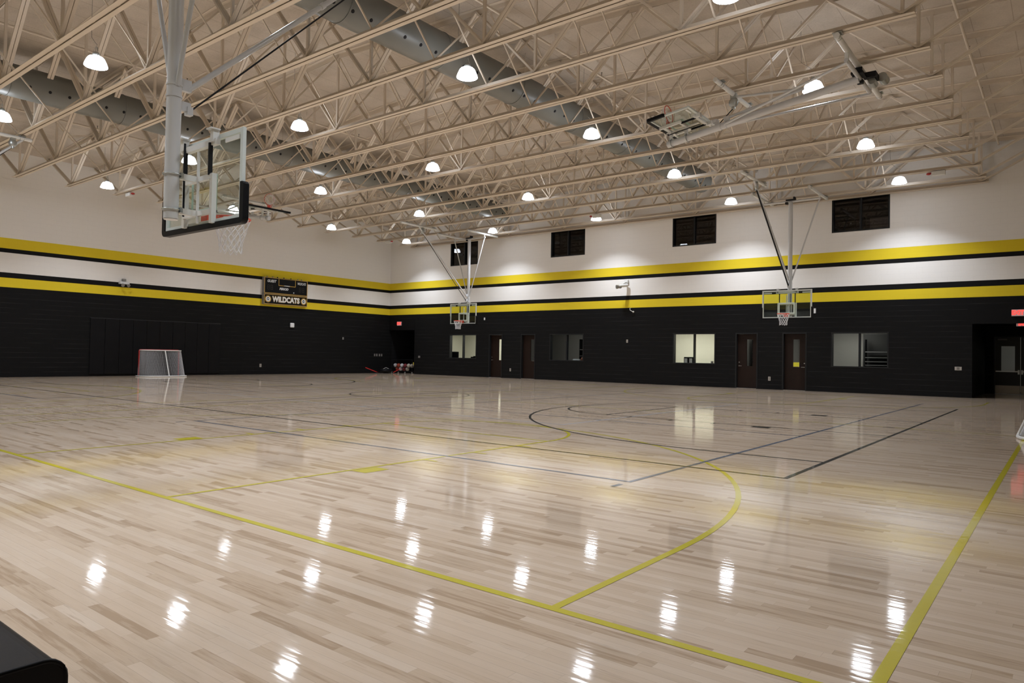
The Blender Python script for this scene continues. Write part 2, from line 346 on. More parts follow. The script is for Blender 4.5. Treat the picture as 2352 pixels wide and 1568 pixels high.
def half_court(P, mi, z, bl, rimd, side3, ftd, lane, tick=True):
    """P maps (distance from baseline, lateral) to floor coordinates"""
    Q = lambda d, l: P(d, l)
    a0 = 0
    pts = [Q(0, -side3)]+[Q(rimd+side3*math.sin(math.radians(t)), -side3*math.cos(math.radians(t))) for t in [180*i/64 for i in range(65)]]+[Q(0, side3)]
    ribbon(pts, LW, mi, z)
    for s_ in (-1, 1): ribbon([Q(0, s_*lane), Q(ftd, s_*lane)], LW, mi, z)
    ribbon([Q(ftd, -lane), Q(ftd, lane)], LW, mi, z)
    ribbon([Q(ftd+1.83*math.sin(math.radians(t)), -1.83*math.cos(math.radians(t))) for t in [180*i/40 for i in range(41)]], LW, mi, z)
    for s_ in (-1, 1):
        ribbon([Q(1.98, s_*(lane+.15)), Q(2.32, s_*(lane+.15))], .22, mi, z)
        for d in (3.1, 4.0, 4.95): ribbon([Q(d, s_*lane), Q(d, s_*(lane+.22))], LW, mi, z)
# yellow cross courts
for cx, sg in ((26.33, 1), (9.97, -1)):
    x0, x1 = (18.95, 33.65) if sg == 1 else (2.6, 17.35)
    ribbon([(x0, -27.8), (x1, -27.8), (x1, -3.0), (x0, -3.0)], .055, 1, ZY, True)
    half_court(lambda d, l, c=cx: (c+l, -27.8+d), 1, ZY, 0, 1.5, 5.87, 5.68, 1.82)
    half_court(lambda d, l, c=cx: (c+l, -3.0-d), 1, ZY, 0, 1.5, 5.87, 5.68, 1.82)
    line(x0, CY, x1, CY, 1, ZY)
# black main court
ribbon([(4.45, -22.93), (31.85, -22.93), (31.85, -7.87), (4.45, -7.87)], .05, 2, ZK, True)
half_court(lambda d, l: (31.85-d, CY+l), 2, ZK, 0, 1.6, 5.97, 5.6, 1.84); half_court(lambda d, l: (4.45+d, CY+l), 2, ZK, 0, 1.6, 5.97, 5.6, 1.84)
line(CX, -22.93, CX, -7.87, 2, ZK); ribbon(arc(CX, CY, 1.83, 0, 354, 60), LW, 2, ZK, True)
for x in (31.5, 4.8): line(x-.1, CY, x+.1, CY, 2, ZK, .07)
# grey volleyball courts
for x0, x1 in ((22.0, 30.72), (5.58, 14.3)):
    ribbon([(x0, -24.3), (x1, -24.3), (x1, -6.2), (x0, -6.2)], .05, 3, ZG, True)
    for y in (CY+3, CY-3): line(x0, y, x1, y, 3, ZG)
    for x in (x0, x1):
        line(x, -24.48, x, -24.66, 3, ZG); line(x, -6.0, x, -5.8, 3, ZG)
# white volleyball court along the hall
ribbon([(9.4, -19.85), (26.88, -19.85), (26.88, -10.95), (9.4, -10.95)], .05, 4, ZW, True)
for x in (21.1, 15.2): line(x, -19.85, x, -10.95, 4, ZW)
struct('floor', fl, [M_floor, P_YEL, P_BLK, P_GRY, P_WHT])

# ---------------------------------------------------------------- shell
WT = .22
C8 = .2032
low_w = [(5.29, 7.42), (12.57, 14.70), (19.65, 21.72), (26.62, 28.73)]
up_w = [(5.26, 7.40), (12.56, 14.69), (19.56, 21.69), (26.61, 28.74)]
doors = [(8.36, 9.34), (10.65, 11.63), (22.64, 23.63), (24.67, 25.67)]
holes = [(a, b, 5*C8, 12*C8) for a, b in low_w]+[(a, b, 32*C8, 39*C8-.02) for a, b in up_w]+[(a, b, -.1, 12*C8) for a, b in doors]+[(0, 2.31, -.1, 2.74), (31.47, 36.2, -.1, 2.72)]
def wall_cells(u0, u1, z0, z1, holes, put):
    us = sorted({u0, u1}|{h[0] for h in holes}|{h[1] for h in holes}); 
    for a, b in zip(us[:-1], us[1:]):
        mid = (a+b)/2; cuts = sorted([(h[2], h[3]) for h in holes if h[0] <= mid <= h[1]]); z = z0
        for c, d in cuts:
            if c > z: put(a, b, z, c)
            z = max(z, d)
        if z < z1: put(a, b, z, z1)
wb = MB(); wall_cells(-WT, 36.4, 0, 10.5, holes, lambda a, b, c, d: wb.box((a, 0, c), (b, WT, d)))
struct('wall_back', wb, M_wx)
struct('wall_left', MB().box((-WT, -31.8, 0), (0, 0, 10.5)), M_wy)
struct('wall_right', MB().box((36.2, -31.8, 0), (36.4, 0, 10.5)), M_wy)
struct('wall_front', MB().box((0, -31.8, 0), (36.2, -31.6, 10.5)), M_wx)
dk = MB()
for x0, x1 in ((0, 17.0), (17.0, 36.2)):
    dk.add([(x0, -31.6, DECK(x0)), (x1, -31.6, DECK(x1)), (x1, 0, DECK(x1)), (x0, 0, DECK(x0)), (x0, -31.6, DECK(x0)+.2), (x1, -31.6, DECK(x1)+.2), (x1, 0, DECK(x1)+.2), (x0, 0, DECK(x0)+.2)],
           [(0,3,2,1),(4,5,6,7),(0,1,5,4),(1,2,6,5),(2,3,7,6),(3,0,4,7)])
struct('ceiling', dk, M_deck)
bb = MB(); segs = [(2.31, 8.36), (9.34, 10.65), (11.63, 22.64), (23.63, 24.67), (25.67, 31.47)]
for a, b in segs: bb.box((a, -.012, 0), (b, 0, .1))
struct('baseboard_back', bb, M_flat)
struct('baseboard_left', MB().box((0, -31.6, 0), (.012, -17.66, .1)).box((0, -11.5, 0), (.012, 0, .1)), M_flat)
# smooth lintel panels over the two openings
struct('trim_1', MB().box((.0, -.012, 2.74), (2.31, 0, 3.38)), M_flat)
struct('trim_2', MB().box((31.33, -.012, 2.72), (36.2, 0, 3.4)), M_flat)
# corner alcove (left) and vestibule (right)
al = MB().box((-.22, .22, 0), (0, 2.6, 2.9)).box((0, 2.4, 0), (2.31, 2.6, 2.9)).box((2.31, .22, 0), (2.5, 2.6, 2.9)).box((0, .22, 2.74), (2.31, 2.4, 2.9))
struct('wall_alcove', al, block_wall('black_block', 1, False, (.011, .011, .0115)))
vs = MB().box((31.27, .22, 0), (31.47, 5.6, 2.9)).box((36.2, 0, 0), (36.4, 5.6, 2.9)).box((31.47, 0.22, 2.86), (36.2, 5.6, 2.9))
vs.box((31.27, 5.6, 0), (31.72, 5.8, 2.9)).box((33.62, 5.6, 0), (36.4, 5.8, 2.9)).box((31.72, 5.6, 2.46), (33.62, 5.8, 2.9))
struct('wall_vestibule', vs, MATS['black_block'])

# ---------------------------------------------------------------- roof trusses
def truss_master(y):
    t = thing('roof_truss', (17.0, y, ZC), 'tan', 'roof truss', 'tan steel roof trusses across the hall')
    nodes = [31.75-3.655*k for k in range(9)]
    b = MB()
    for s in (-1, 1):
        b.box((2.08, y+.0125 if s > 0 else y-.118, ZC), (31.97, y+.118 if s > 0 else y-.0125, ZC+.010))
        b.box((2.08, y+.0125 if s > 0 else y-.0215, ZC), (31.97, y+.0215 if s > 0 else y-.0125, ZC+.115))
    for k in range(26): b.box((2.6+k*1.15, y-.0125, ZC+.02), (2.72+k*1.15, y+.0125, ZC+.06))
    b.build('bottom_chord', M_steel, t)
    tc = MB()
    for s in (-1, 1):
        for x0, x1 in ((.02, 17.0), (17.0, 36.18)):
            yy0, yy1 = (y+.0125, y+.118) if s > 0 else (y-.118, y-.0125)
            yv0, yv1 = (y+.0125, y+.0215) if s > 0 else (y-.0215, y-.0125)
            for (ya, yb, dz0, dz1) in ((yy0, yy1, -.012, -.002), (yv0, yv1, -.125, -.012)):
                tc.add([(x0, ya, DECK(x0)+dz0), (x1, ya, DECK(x1)+dz0), (x1, yb, DECK(x1)+dz0), (x0, yb, DECK(x0)+dz0), (x0, ya, DECK(x0)+dz1), (x1, ya, DECK(x1)+dz1), (x1, yb, DECK(x1)+dz1), (x0, yb, DECK(x0)+dz1)],
                       [(0,3,2,1),(4,5,6,7),(0,1,5,4),(1,2,6,5),(2,3,7,6),(3,0,4,7)])
    tc.build('top_chord', M_steel, t)
    zn = ZC+.05
    def dbl(p0, p1):
        m = MB()
        for s in (-1, 1):
            o = Vector((0, s*.042, 0)); m.bar(Vector(p0)+o, Vector(p1)+o, .045, .07, up=(0, 1, 0))
        m.build('web_diagonal', M_steel, t)
    for i, x in enumerate(nodes):
        xr = x+1.83 if i else 34.35
        xl = x-1.83 if i < 8 else .04
        if i == 0: dbl((x, y, zn), (xr, y, DECK(xr)-.06))
        else: dbl((x, y, zn), (xr, y, DECK(xr)-.06))
        dbl((x, y, zn), (xl, y, DECK(xl)-.06))
        MB().bar((x, y, zn), (x, y, DECK(x)-.05), .06, .06).build('web_vertical', M_steel, t)
    for x in [28.78-2.915*k for k in range(9)]:
        top = DECK(x)-.06
        MB().bar((x, y, ZC+.075), (x, y+1.83, top), .038, .038, up=(1, 0, 0)).build('bridging_bar', M_steel, t)
        MB().bar((x+.03, y, top), (x+.03, y+1.83, ZC+.075), .03, .03, up=(1, 0, 0)).build('bridging_bar', M_steel, t)
    return t
tm = truss_master(TRUSS_Y[2])
for k, y in enumerate(TRUSS_Y):
    t = tm if k == 2 else copy_tree(tm, (17.0, y, ZC), None, ('bridging_bar',) if k < 2 else ())
    t['label'] = 'tan steel roof truss of double angles, %s from the striped back wall' % ORD[k]
# horizontal wall ledger behind the first truss ends, on the left wall
led = MB(); 
for k, y in enumerate(TRUSS_Y[1:]): pass

# ---------------------------------------------------------------- air ducts
def duct(x, z, r, y0, y1, ang, label, nz0):
    t = thing('air_duct', (x, (y0+y1)/2, z-r), label, 'air duct')
    b = MB(); b.tube((x, y0, z), (x, y1, z), r, n=40, caps=False)
    b.lathe([(0, 0), (r*.55, 0), (r*.86, 0), (r*.985, -.05), (r, -.1)], (0, 0, 0), 40); n0 = len(b.v)-5*40
    for i in range(n0, len(b.v)):
        v = b.v[i]; b.v[i] = Vector((x+v.x, y1+v.z+.1-.001, z+v.y))
    b.add([(x+r*math.cos(2*PI*i/40), y0, z+r*math.sin(2*PI*i/40)) for i in range(40)], [tuple(range(40))])
    b.build('duct_tube', M_duct, t)
    y = y1-1.1; k = 0
    while y > y0:
        ring = MB(); ring.path([(x+(r+.004)*math.cos(2*PI*i/36), y, z+(r+.004)*math.sin(2*PI*i/36)) for i in range(36)], .012, 5, True); ring.build('seam_band', M_duct, t); y -= 3.05; k += 1
    a = math.radians(ang); d = Vector((math.cos(a), 0, math.sin(a))); y = nz0
    while y < y1-.3:
        c = Vector((x, y, z))+d*(r-.004)
        n = MB(); n.tube(c, c+d*.014, .046, .038, 8); n.build('nozzle', M_dark, t); y += .51
    for ty in TRUSS_Y[1::2]:
        if y0 < ty+.9 < y1:
            h = MB()
            for s in (-1, 1): h.tube((x+s*r*.7, ty+.9, z+r*.72), (x+s*r*.7, ty+.9, DECK(x)-.01), .006, n=5)
            h.build('hanger_rod', M_steel, t)
duct(21.72, 8.92, .457, -31.4, -1.75, -38.5, 'large grey round air duct on the right, pierced with black nozzles', -31.27)
duct(10.55, 8.86, .46, -31.4, -1.6, -25, 'grey round air duct on the left, farther from the camera', -31.26)
for x, z, lb in ((23.5, 9.45, 'thin tan sprinkler pipe beside the right air duct'), (32.25, 9.18, 'thin tan sprinkler pipe near the right end of the trusses'), (12.6, 9.6, 'thin tan sprinkler pipe beside the left air duct'), (6.0, 9.35, 'thin tan sprinkler pipe near the left wall')):
    t = thing('sprinkler_pipe', (x, -15.8, z), lb, 'pipe')
    MB().tube((x, -31.5, z), (x, -.1, z), .033, n=10).build('pipe', M_steel, t)
    for k in range(9):
        y = -2.9-3.4*k; h = MB(); h.tube((x, y, z+.03), (x, y, z+.12), .008, n=6); h.lathe([(.0, .12), (.022, .118), (.022, .124), (0, .126)], (x, y, z), 8); h.build('sprinkler_head', M_dark, t)
        MB().tube((x, y+1, z+.03), (x, y+1, DECK(x)-.005), .006, n=5).build('hanger', M_steel, t)

# ---------------------------------------------------------------- high-bay lamps
def lamp_master(x, y):
    t = thing('high_bay_lamp', (x, y, LAMP_Z), 'lamp', 'ceiling lamp', 'white glowing high-bay lamps hung between the trusses')
    z = LAMP_Z
    MB().lathe([(.245, 0), (.243, .02), (.226, .07), (.20, .13), (.178, .175), (.150, .205), (.09, .222), (.0, .226)], (x, y, z), 28).build('reflector', M_bell, t)
    MB().lathe([(0, .008), (.225, .008), (.245, 0)], (x, y, z), 28).build('lens', M_lens, t)
    d = MB(); d.lathe([(0, .22), (.08, .222), (.085, .27), (.065, .31), (.03, .33), (0, .33)], (x, y, z), 14)
    for i in range(4): a = PI/2*i; d.bar((x+.09*math.cos(a), y+.09*math.sin(a), z+.22), (x+.02*math.cos(a), y+.02*math.sin(a), z+.455), .012, .004)
    d.build('driver_housing', M_zinc, t)
    MB().path([(x, y, z+.45), (x+.03, y, z+.50), (x-.06, y, z+.56), (x-.28, y, z+.75), (x-.30, y, z+1.1), (x-.30, y, DECK(x-.3)-.002)], .005, 5).build('hanging_cord', M_grey, t)
    return t
def spot(x, y, parent):
    ld = SPOT[0] if SPOT else None
    if ld is None:
        ld = bpy.data.lights.new('high_bay_light', 'AREA'); ld.shape = 'DISK'; ld.size = .5; ld.energy = SPOT_W; ld.color = LAMP_COL; ld.spread = math.radians(115)
        SPOT.append(ld)
    lo = bpy.data.objects.new('lamp_light', ld); col.objects.link(lo); lo.parent = parent; lo.location = (0, 0, -.012)
    return lo
SPOT = []
for i, x in enumerate(LAMP_X):
    lm = None
    for j, y in enumerate(LAMP_Y):
        if lm is None: lm = o = lamp_master(x, y)
        else: o = copy_tree(lm, (x, y, LAMP_Z))
        o['label'] = 'white high-bay lamp, %s row from the back wall, %s from the left wall' % (ORD[j], ORD[i])
for o in [o for o in bpy.data.objects if o.name.startswith('high_bay_lamp') and o.type == 'EMPTY']: spot(0, 0, o)

# ---------------------------------------------------------------- basketball hoops
def hoop(u0, v0, fwd, H, zb, label, cat='basketball hoop', fold=0., zend=None, s=1.0, group=None, frontu=.2, detail=True, ztop=7.715, cab=.03, fv=(2.35, 4.85, 2.58, 4.4), cv=(-1.08, 1.36, -.96, 1.24)):
    """u0,v0: foot of the mast on the floor plan, fwd: unit vector the board faces; fold: radians the mast is swung forward"""
    F = Vector((fwd[0], fwd[1], 0)); U = Vector((F.y, -F.x, 0)) * (-1)   # lateral
    O = Vector((u0, v0, 0))
    base = Matrix(((U.x, F.x, 0, O.x), (U.y, F.y, 0, O.y), (0, 0, 1, 0), (0, 0, 0, 1)))
    R = Matrix.Translation((0, 0, H)) @ Matrix.Rotation(fold, 4, 'X') @ Matrix.Translation((0, 0, -H))
    Mm = base @ R      # mast frame
    t = thing('basketball_hoop', (O.x, O.y, ztop), label, cat, group)
    def bm(mb, name, m, M=Mm, parent=t): return mb.xf(M).build(name, m, parent)
    # mast
    bm(MB().tube((0,0,H), (0,0,zb+.03), .084, n=24).tube((0,0,zb+.02), (0,0,zb+.035), .079, n=24), 'mast_pole', M_hoopsteel)
    c = MB()
    for z in (4.30, 4.44): c.tube((0,0,z-.012), (0,0,z+.012), .093, n=24)
    c.box((-.03, .05, 4.40), (.03, .2, 4.54)).box((-.025, .05, 4.16), (.025, .2, 4.27)).box((-.04, .15, 4.12), (.04, .22, 4.22))
    bm(c, 'collar', M_hoopsteel)
    bw = 1.07*1.0*s; hw = .915*s; v = .40
    fr = MB(); q = .055
    fr.box((-hw, v-.03, zb), (hw, v+.012, zb+q)).box((-hw, v-.03, zb+bw-q), (hw, v+.012, zb+bw)).box((-hw, v-.03, zb+q), (-hw+q, v+.012, zb+bw-q)).box((hw-q, v-.03, zb+q), (hw, v+.012, zb+bw-q))
    frame = bm(fr, 'backboard_frame', M_alu)
    bm(MB().box((-hw+q, v-.006, zb+q), (hw-q, v+.006, zb+bw-q)), 'glass_pane', G_bb, Mm, frame)
    tg = MB(); z0 = zb+.17; z1 = z0+.44; 
    for a in ((-.31, z0, -.26, z1), (.26, z0, .31, z1), (-.26, z1-.05, .26, z1), (-.26, z0, .26, z0+.05)): tg.box((a[0], v+.0065, a[1]), (a[2], v+.008, a[3]))
    bm(tg, 'target_square', M_target, Mm, frame)
    pd = MB(); pt = .055; n = 6
    def arcp(cx, cz, r, a0, a1): return [(cx+r*math.cos(math.radians(a0+(a1-a0)*i/n)), cz+r*math.sin(math.radians(a0+(a1-a0)*i/n))) for i in range(n+1)]
    e = hw+pt; outer = arcp(-e+.07, zb-pt+.07, .07, 180, 270)+arcp(e-.07, zb-pt+.07, .07, 270, 360)
    poly = [(-e, zb+.40)]+outer+[(e, zb+.40), (e-.03, zb+.43), (hw-.02, zb+.43), (hw-.02, zb+.015), (-hw+.02, zb+.015), (-hw+.02, zb+.43), (-e+.03, zb+.43)]
    # U-shaped pad as three prisms so faces stay convex
    pd.prism([(x_, v-.045, z_) for x_, z_ in ([(-e, zb+.40)]+outer[:n+1]+[(-hw+.02, zb-pt), (-hw+.02, zb+.43), (-e+.03, zb+.43)])], (0, .075, 0))
    pd.prism([(x_, v-.045, z_) for x_, z_ in ([(hw-.02, zb-pt)]+outer[n+1:]+[(e, zb+.40), (e-.03, zb+.43), (hw-.02, zb+.43)])], (0, .075, 0))
    pd.prism([(-hw+.02, v-.045, zb-pt), (hw-.02, v-.045, zb-pt), (hw-.02, v-.045, zb+.015), (-hw+.02, v-.045, zb+.015)], (0, .075, 0))
    bm(pd, 'edge_padding', M_pad, Mm, frame)
    # support carriage behind the board
    cg = MB()
    for z in (zb+.14, zb+.56): cg.box((-.03, .08, z-.035), (.03, .33, z+.035)).box((-.33, .30, z-.03), (.33, .345, z+.03))
    cg.box((-.36, .31, zb+.0), (-.30, .37, zb+.60)).box((.30, .31, zb+.0), (.36, .37, zb+.60))
    cg.box((-.42, .31, zb+bw-.13), (.42, .37, zb+bw-.06)); 
    for s_ in (-1, 1): cg.box((s_*.36-.035, .29, zb+bw-.10), (s_*.36+.035, .37, zb+bw+.06)).box((s_*.36-.06, .25, zb+bw+.045), (s_*.36+.06, .37, zb+bw+.06))
    cg.tube((-.03, .31, zb+.02), (-.03, .31, zb+.9), .018, n=8)
    for s_ in (-1, 1): cg.box((s_*(hw-.06)-(.3 if s_ > 0 else 0), v-.045, zb+bw-.13), (s_*(hw-.06)+(0 if s_ > 0 else .3), v-.03, zb+bw-.08))
    bm(cg, 'height_adjuster', M_white)
    rd = MB()
    for s_ in (-1, 1): rd.box((s_*.30-.014, .29, zb+.58), (s_*.30+.014, .335, zb+bw-.1))
    rd.tube((.10, .2, zb+.1), (.10, .2, zb+1.0), .013, n=8)
    bm(rd, 'guide_rod', M_dark)
    ub = MB()
    for z in (zb+.14, zb+.56): ub.path([(.1*math.cos(2*PI*i/24), .1*math.sin(2*PI*i/24), z) for i in range(24)], .009, 6, True); ub.box((-.09, .07, z-.03), (.09, .10, z+.03))
    bm(ub, 'clamp_bolt', M_zinc)
    # rim and net
    zr = zb+.155; rc = v+.15+.2286; rm = MB()
    rm.path([(.2286*math.cos(2*PI*i/32), rc+.2286*math.sin(2*PI*i/32), zr) for i in range(32)], .010, 8, True)
    rm.box((-.075, v+.012, zr-.10), (.075, v+.03, zr+.03)).box((-.065, v+.03, zr-.035), (.065, v+.155, zr-.005))
    for s_ in (-1, 1): rm.bar((s_*.06, v+.03, zr-.09), (s_*.13, v+.19, zr-.01), .012, .02)
    rim = bm(rm, 'rim', M_rim)
    nt = MB(); NN = 12
    if fold: lv = [(1, 0), (.9, .07), (.8, .1), (.72, .12), (.6, .1), (.55, .04)]
    else: lv = [(1, 0), (.9, .075), (.8, .15), (.70, .225), (.62, .30), (.60, .37), (.62, .43)]
    def npt(k, i):
        a = 2*PI*(i+.5*(k % 2))/NN; r_ = .2286*lv[k][0]; return Vector((r_*math.cos(a), rc+r_*math.sin(a), zr-.012-lv[k][1]-.01*math.sin(3*a+k)))
    for k in range(len(lv)-1):
        for i in range(NN):
            p = npt(k, i); j = i if k % 2 == 0 else i+1
            nt.tube(p, npt(k+1, j), .0047, n=4, caps=False); nt.tube(p, npt(k+1, j-1), .0047, n=4, caps=False)
    bm(nt, 'net', M_net, Mm, rim)
    # side braces (swing with the mast)
    for s_ in (-1, 1):
        bm(MB().tube((s_*.07, 0, 4.42), (s_*1.08, 0, H+.02), .028, n=10), 'side_brace', M_hoopsteel)
    # fixed gear at the trusses
    B0 = base
    hp = MB(); hp.tube((-1.12, 0, H+.04), (1.12, 0, H+.04), .045, n=14)
    bm(hp, 'hinge_pipe', M_hoopsteel, B0)
    for s_ in (() if fold else (-1, 1)):
        cp = MB(); cp.tube((s_*1.07, cv[0], ztop), (s_*1.07, cv[1], ztop), .055, n=14); cp.box((s_*1.07-.02, -.03, H+.02), (s_*1.07+.02, .03, ztop))
        p_ = bm(cp, 'clamp_pipe', M_white, B0)
        for vv in cv[2:]:
            k = MB()
            for d in (-.05, .05): k.path([(s_*1.07+.062*math.cos(PI*i/8+PI), vv+d, ztop+.0+.062*math.sin(PI*i/8+PI)) for i in range(9)], .006, 5)
            k.box((s_*1.07-.075, vv-.09, ztop+.055), (s_*1.07+.075, vv+.09, ztop+.068))
            bm(k, 'u_bolt', M_zinc, B0, p_)
    wn = MB(); wn.box((-.16, -.12, H+.06), (.2, .12, H+.11)).box((.12, -.1, H+.1), (.17, .1, H+.2)).box((-.2, -.06, H-.06), (-.1, .06, H+.02))
    bm(wn, 'winch_bracket', M_dark, B0)
    def ubolt(x_, y_, along, parent):
        k = MB()
        for d in (-.05, .05): k.path([((x_+.062*math.cos(PI*i/8+PI), y_+d, ztop+.062*math.sin(PI*i/8+PI)) if along else (x_+d, y_+.062*math.cos(PI*i/8+PI), ztop+.062*math.sin(PI*i/8+PI))) for i in range(9)], .006, 5)
        k.box((x_-.09, y_-.09, ztop+.055), (x_+.09, y_+.09, ztop+.068)); bm(k, 'u_bolt', M_zinc, B0, parent)
    if not fold:
        p_ = bm(MB().tube((frontu, fv[0], ztop), (frontu, fv[1], ztop), .055, n=14), 'front_clamp_pipe', M_white, B0)
        for vv in fv[2:]: ubolt(frontu, vv, True, p_)
    else:
        c_ = -.15*fwd[0]*-1
        p_ = bm(MB().tube((-2.05+c_, 0, ztop), (2.05+c_, 0, ztop), .06, n=16), 'clamp_pipe', M_white, B0)
        for uu in (-1.95, 1.95): ubolt(uu+c_, 0, False, p_)
        for s_ in (-1, 1): bm(MB().box((s_*1.07-.02, -.04, H), (s_*1.07+.02, .04, ztop)), 'drop_link', M_white, B0)
        p_ = bm(MB().tube((-1.15, 2.8, ztop), (1.15, 2.8, ztop), .055, n=14), 'front_clamp_pipe', M_white, B0)
        for uu in (-1.02, .80): ubolt(uu, 2.8, False, p_)
    pv = 2.8 if fold else 3.35
    pl = MB().ball((frontu, pv, ztop-.2), .12, 14, sq=(.55, 1, 1.1)); pl.box((frontu-.04, pv-.07, ztop-.1), (frontu+.04, pv+.07, ztop+.03)).tube((frontu, pv, ztop-.3), (frontu, pv, ztop-.36), .05, n=8)
    bm(pl, 'pulley', M_zinc, B0)
    Ri = R
    cs = Ri @ Vector((0, .16, 4.42)); cl = Ri @ Vector((0, .22, 4.2))
    if not fold:
        st = MB().tube(cs, (frontu, 3.6, ztop-.05), .034, n=12).tube((Vector(cs)*.45+Vector((frontu, 3.6, ztop-.05))*.55)-Vector((0, .03, .03)), (Vector(cs)*.45+Vector((frontu, 3.6, ztop-.05))*.55)+Vector((0, .03, .03)), .045, n=10)
        bm(st, 'front_strut', M_hoopsteel, B0)
        bm(MB().tube(cl, (frontu, pv, ztop-.32), cab, n=6), 'hoist_cable', M_dark, B0)
    else:
        kn = Vector((frontu, 1.15, ztop-.22))
        st = MB().tube((frontu, pv, ztop-.07), kn, .032, n=12).tube(kn, cs, .032, n=12)
        bm(st, 'front_strut', M_hoopsteel, B0)
        bm(MB().tube((frontu, pv-.02, ztop-.32), Ri @ Vector((0, .1, 4.3)), .012, n=6), 'hoist_cable', M_dark, B0)
    return t
NFV, NCV = (1.55, 3.85, 1.76, 3.58), (-.4, 2.05, -.09, 1.74)
hoop(25.60, -2.12, (0, -1), 7.50, 2.90, 'ceiling-hung glass basketball hoop on the right in front of the back wall', s=1.03, frontu=-.2)
hoop(8.62, -2.12, (0, -1), 7.50, 2.90, 'ceiling-hung glass basketball hoop on the left, before the back wall window', s=1.03, frontu=-.2, cab=.015)
hoop(25.80, -26.68, (0, 1), 7.50, 2.80, 'nearest basketball hoop, seen from behind at upper left, large grey pole', frontu=-.1, cab=.012, fv=NFV, cv=NCV)
hoop(8.62, -26.68, (0, 1), 7.50, 2.85, 'ceiling gear and hoop cut off by the left edge of the picture', frontu=-.1, cab=.012, fv=NFV, cv=NCV)
hf = hoop(30.62, -14.05, (-1, 0), 7.45, 2.85, 'folded-up basketball hoop under the trusses on the right, rim upward', fold=math.radians(81.5), frontu=0)
hoop(3.60, -14.05, (1, 0), 7.45, 2.85, 'far folded-up basketball hoop under the trusses at left', fold=math.radians(81.5), frontu=0)

# winch with two motors on the right folded hoop's header pipe
MB().box((30.72, -13.85, 7.52), (30.92, -13.50, 7.64)).box((30.62, -13.8, 7.60), (30.86, -13.5, 7.66)).build('winch_plate', M_dark, hf)
MB().tube((30.82, -13.75, 7.47), (30.82, -13.45, 7.47), .075, n=18).build('winch_motor', M_zinc, hf)
MB().tube((30.98, -13.5, 7.6), (30.98, -13.2, 7.6), .10, n=18).build('cable_drum', M_zinc, hf)

# ---------------------------------------------------------------- windows of the back wall
def window(n, x0, x1, z0, z1, glassm, fm, panes=2):
    fr = MB(); q = .05; y0, y1 = -.012, .20
    fr.box((x0, y0, z0), (x1, y1, z0+q)).box((x0, y0, z1-q), (x1, y1, z1)).box((x0, y0, z0+q), (x0+q, y1, z1-q)).box((x1-q, y0, z0+q), (x1, y1, z1-q))
    xm = (x0+x1)/2; fr.box((xm-.03, .02, z0+q), (xm+.03, .17, z1-q))
    o = struct('window_%d' % n, fr, fm)
    MB().box((x0+q, .12, z0+q), (xm-.03, .128, z1-q)).build('pane', glassm, o); MB().box((xm+.03, .12, z0+q), (x1-q, .128, z1-q)).build('pane', glassm, o)
    return o
for i, (a, b) in enumerate(low_w): window(i+1, a, b, 5*C8, 12*C8, G_win, M_black)
for i, (a, b) in enumerate(up_w): window(i+5, a, b, 32*C8, 39*C8-.02, G_dark, M_black)

def door(n, x0, x1, lite, handle_right, y=.0, ztop=12*C8):
    q = .055; fr = MB(); fr.box((x0, -.015, 0), (x0+q, .2, ztop)).box((x1-q, -.015, 0), (x1, .2, ztop)).box((x0+q, -.015, ztop-q), (x1-q, .2, ztop))
    o = struct('door_%d' % n, fr, M_black)
    a, b = x0+q+.003, x1-q-.003; la, lb = lite; za, zb_ = .98, 2.15
    lf = MB(); yy0, yy1 = .14, .185
    lf.box((a, yy0, .012), (b, yy1, za)).box((a, yy0, zb_), (b, yy1, ztop-q-.003)).box((a, yy0, za), (la, yy1, zb_)).box((lb, yy0, za), (b, yy1, zb_))
    leaf = lf.build('door_leaf', M_door, o)
    MB().box((la, .158, za), (lb, .166, zb_)).build('vision_pane', G_win, leaf)
    hx = b-.07 if handle_right else a+.07; s = -1 if handle_right else 1
    h = MB().tube((hx, yy0, .98), (hx, yy0-.05, .98), .018, n=10).bar((hx, yy0-.05, .98), (hx+s*.12, yy0-.05, .98), .02, .02).tube((hx, yy0, 1.14), (hx, yy0-.015, 1.14), .025, n=12)
    h.build('door_handle', M_chrome, leaf)
    MB().box((x0+q, -.01, 0), (x1-q, .2, .012)).build('threshold', M_chrome, o)
    return o
door(1, *doors[0], (8.98, 9.22), False); door(2, *doors[1], (11.22, 11.46), True)
door(3, *doors[2], (23.10, 23.36), False); d4 = door(4, *doors[3], (25.08, 25.34), True)
tag(MB().box((25.09, .148, 1.0), (25.33, .150, 1.18)).build('paper_notice', mat('yellow_paper', raw=(.62, .58, .03), rough=.7)), 'yellow paper notice taped inside the glass of the fourth door', 'notice')
